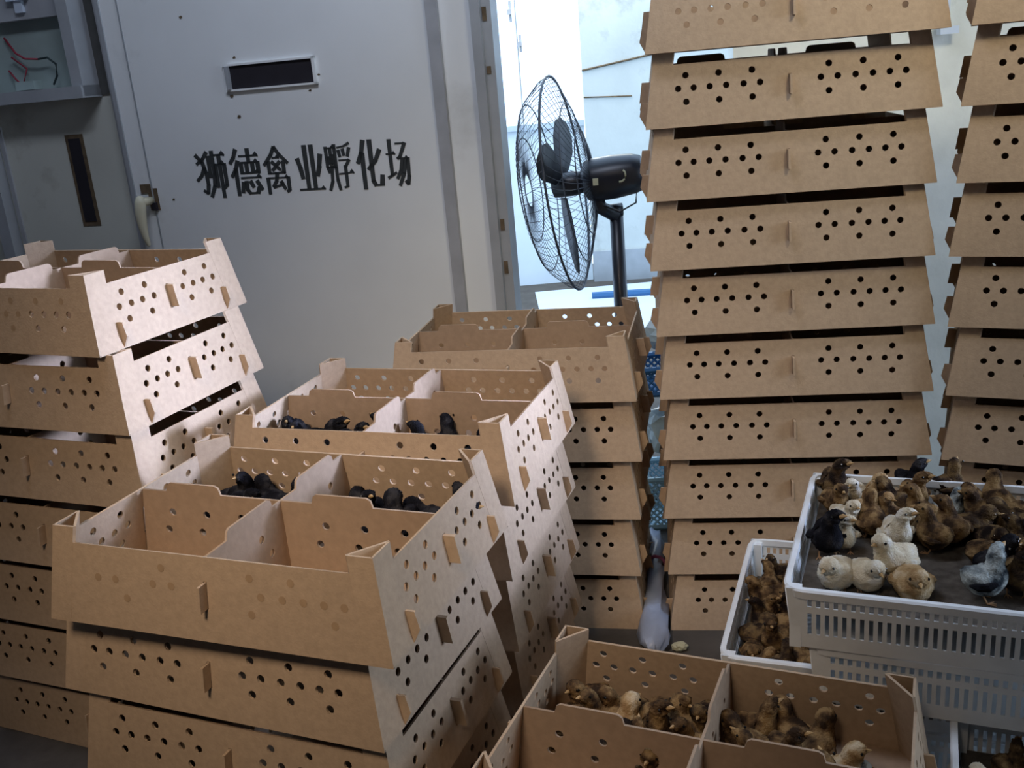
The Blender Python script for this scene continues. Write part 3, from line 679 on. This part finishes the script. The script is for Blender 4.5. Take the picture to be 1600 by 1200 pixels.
front = [(.05, -.150), (.12, -.148), (.20, -.135), (.27, -.105), (.315, -.055), (RF, -.03)]
rear = [(.06, .055), (.12, .045), (.20, .02), (.27, -.005), (.315, -.025), (RF, -.03)]
bm_obj('front_guard', guard(front, 64, [(.05, -.15), (.16, -.143), (.255, -.114)], .002), WIRE, fan, True)
bm_obj('rear_guard', guard(rear, 64, [(.06, .055), (.16, .033), (.24, .006)], .002), WIRE, fan, True)
bm = bmesh.new(); tube(bm, [fp_(2 * PI * i / 48, RF, -.03) for i in range(48)], .004, 6, True); bm_obj('guard_ring', bm, WIRE, fan, True)
for a0 in (2.45, 4.60, .45):
    bm = bmesh.new(); V = []
    for r, w, tw in ((.04, .022, .9), (.10, .040, .8), (.18, .062, .62), (.25, .060, .5), (.285, .028, .45)):
        for sgn in (-1, 1):
            for th in (-.0015, .0015):
                a = a0 + sgn * w / r * .8 * math.cos(tw); V.append(bm.verts.new(fp_(a, r, -.045 + sgn * w * math.sin(tw) * .6 + th)))
    for i in range(4):
        a, b = V[4 * i:4 * i + 4], V[4 * i + 4:4 * i + 8]
        bm.faces.new((a[1], a[3], b[3], b[1])); bm.faces.new((a[0], b[0], b[2], a[2])); bm.faces.new((a[0], a[1], b[1], b[0])); bm.faces.new((a[2], b[2], b[3], a[3]))
    bm.faces.new((V[0], V[2], V[3], V[1])); bm.faces.new((V[16], V[17], V[19], V[18]))
    bm_obj('blade', bm, BLADE, fan, True)
bm = bmesh.new(); tube(bm, [hub + ax * d - O for d in (-.075, -.07, -.01, .04)], [.02, .035, .038, .03], 16); bm_obj('hub', bm, BLACKP, fan, True)
bm = bmesh.new(); tube(bm, [hub + ax * d - O for d in (.02, .035, .06, .12, .18, .205, .215)], [.035, .060, .066, .066, .060, .052, .030], 20)
mo = bm_obj('motor_housing', bm, BLACKP, fan, True)
bm = bmesh.new(); tube(bm, [hub + ax * d - O for d in (.205, .2165)], [.046, .044], 16); bm_obj('end_cap', bm, TRIM, mo, True)
mc = hub + ax * .10 - O
bm = bmesh.new(); tube(bm, [mc + ax * (.03 + .016 * math.sin(t)) + Vector((0, -.067 + .008 * abs(t - 2.3) * .1, .008 + .018 * math.cos(t))) for t in (.6, 1.1, 1.7, 2.3, 2.9, 3.4)][::-1], .003, 5); bm_obj('crescent_mark', bm, YEL, mo, True)
bm = bmesh.new(); q_ = mc + Vector((-.045, -.066, -.002)); bx(bm, q_.x - .008, q_.x + .008, q_.y - .003, q_.y + .004, q_.z - .010, q_.z + .010); bm_obj('switch', bm, YEL, mo)
bm = bmesh.new(); pb = hub + ax * .06 - O
tube(bm, [pb + Vector((0, 0, -.03)), pb + Vector((.012, 0, -.085)), Vector((.0, 0, pb.z - .115))], [.018, .022, .024], 10); tube(bm, [Vector((-.03, 0, pb.z - .10)), Vector((.02, 0, pb.z - .098))], .02, 10)
bm_obj('pivot_bracket', bm, BLACKP, fan, True)
bm = bmesh.new(); tube(bm, [hub + ax * .185 - O + Vector((0, -.01, -.04)), hub + ax * .18 - O + Vector((0, -.02, -.085)), hub + ax * .13 - O + Vector((0, -.02, -.105)), hub + ax * .08 - O + Vector((0, -.01, -.08)), hub + ax * .07 - O + Vector((0, -.01, -.05))], .003, 6); bm_obj('power_cable', bm, BLACKP, fan, True)
bm = bmesh.new(); tube(bm, [(0, 0, .03), (0, 0, .5), (0, 0, .925)], [.024, .023, .021], 12); bm_obj('pole', bm, BLACKP, fan, True)
bm = bmesh.new(); tube(bm, [(0, 0, .0), (0, 0, .015), (0, 0, .03), (0, 0, .05)], [.17, .17, .06, .03], 24); bm_obj('base', bm, BLACKP, fan, True)

# ------------------------------------------------------------ clutter in the gap between the stacks
def basket(label, x, y, z, rz, w, d, h, m):
    t = thing('basket', label, 'basket', (x, y, z), rz)
    bm = bmesh.new()
    for (a, b) in (((-w / 2, -d / 2), (w / 2, -d / 2)), ((w / 2, -d / 2), (w / 2, d / 2)), ((w / 2, d / 2), (-w / 2, d / 2)), ((-w / 2, d / 2), (-w / 2, -d / 2))):
        for zz in (.008, h - .008): tube(bm, [(a[0], a[1], zz), (b[0], b[1], zz)], .009, 6)
    bm_obj('rim', bm, m, t)
    n = 16; LT = {yy: bmesh.new() for yy in (-d / 2, d / 2)}
    for i in range(-6, n):
        for sg in (-1, 1):
            x0 = -w / 2 + i * w / n; x1 = x0 + h
            if sg < 0: x0, x1 = x1, x0
            p0, p1 = [x0, 0.], [x1, h]
            def clip(p, q):
                for lim, s in ((-w / 2, -1), (w / 2, 1)):
                    if (p[0] - lim) * s > 0:
                        if abs(q[0] - p[0]) < 1e-6: return None
                        f = (lim - p[0]) / (q[0] - p[0])
                        if f < 0 or f > 1: return None
                        p = [lim, p[1] + (q[1] - p[1]) * f]
                return p
            a, b = clip(p0, p1), clip(p1, p0)
            if a and b and abs(a[0] - b[0]) > .01:
                for yy in (-d / 2, d / 2): tube(LT[yy], [(a[0], yy, a[1]), (b[0], yy, b[1])], .0035, 4)
    for yy in LT: bm_obj('lattice', LT[yy], m, t)
    bm = bmesh.new(); bx(bm, -w / 2, w / 2, -d / 2, d / 2, 0, .006); bm_obj('bottom', bm, m, t)
    return t
basket('pale blue lattice basket standing on the floor in the gap behind the stacks', .545, 2.78, .0005, -.1, .32, .16, .17, PALEBLUE)
basket('dark blue lattice basket in the gap, stacked on the plastic bundle', .545, 2.78, .425, -.1, .32, .16, .09, BLUE)
def blob(name, m, pts, rad, label, cat, seed, sub=2, amp=.15, parent=None):
    rnd = random.Random(seed); bm = bmesh.new(); tube(bm, pts, rad, 12)
    bmesh.ops.recalc_face_normals(bm, faces=bm.faces)
    for v in bm.verts: v.co += Vector((rnd.uniform(-1, 1), rnd.uniform(-1, 1), rnd.uniform(-1, 1))) * amp * .06
    zmin = min(v.co.z for v in bm.verts)
    for v in bm.verts: v.co.z = max(v.co.z, .002)
    o = bm_obj(name, bm, m, parent, True)
    if label: tag(o, label, cat)
    return o
def raised(name, m, c, r, label, cat, seed):
    rnd = random.Random(seed); bm = bmesh.new(); bmesh.ops.create_icosphere(bm, subdivisions=3, radius=1)
    for v in bm.verts:
        k = 1 + rnd.uniform(-.12, .12); v.co = Vector((v.co.x * r[0] * k, v.co.y * r[1] * k, v.co.z * r[2] * k)) + Vector(c)
    return tag(bm_obj(name, bm, m), label, cat)
raised('plastic_bundle', BAG, (.545, 2.78, .297), (.15, .07, .110), 'crumpled clear plastic bundle between the two blue baskets', 'plastic bag', 4)
raised('plastic_bag', BAG, (.545, 2.78, .60), (.14, .07, .075), 'shiny white plastic bag on top of the dark blue basket', 'plastic bag', 5)
sk = thing('plastic_sack', 'long bluish plastic sack lying on the floor in the gap between stacks', 'sack', (0, 0, 0))
s0, s1 = at_z(1022, 1012, .0), at_z(1026, 845, .0)
pts = [s0.lerp(s1, t) + Vector((0, 0, .032)) for t in (-.10, -.05, .05, .25, .45, .55, .62, .68, .8, .95, 1.0)]
o = blob('bag', SACK, pts, [.01, .028, .036, .030, .027, .024, .017, .022, .024, .020, .008], None, None, 8, parent=sk)
bm = bmesh.new(); p = pts[6]; tube(bm, [p + Vector((.028 * math.cos(a), .004, .028 * math.sin(a) * 1.0)) for a in [i * PI / 6 for i in range(12)]], .005, 5, True); bm_obj('tie', bm, PURPLE, sk, True)
p = at_z(1062, 1012, .008); raised('paper_scrap', YEL, (p.x, p.y, .012), (.02, .012, .011), 'small crumpled yellowish paper on the dark floor beside the sack', 'paper', 6)
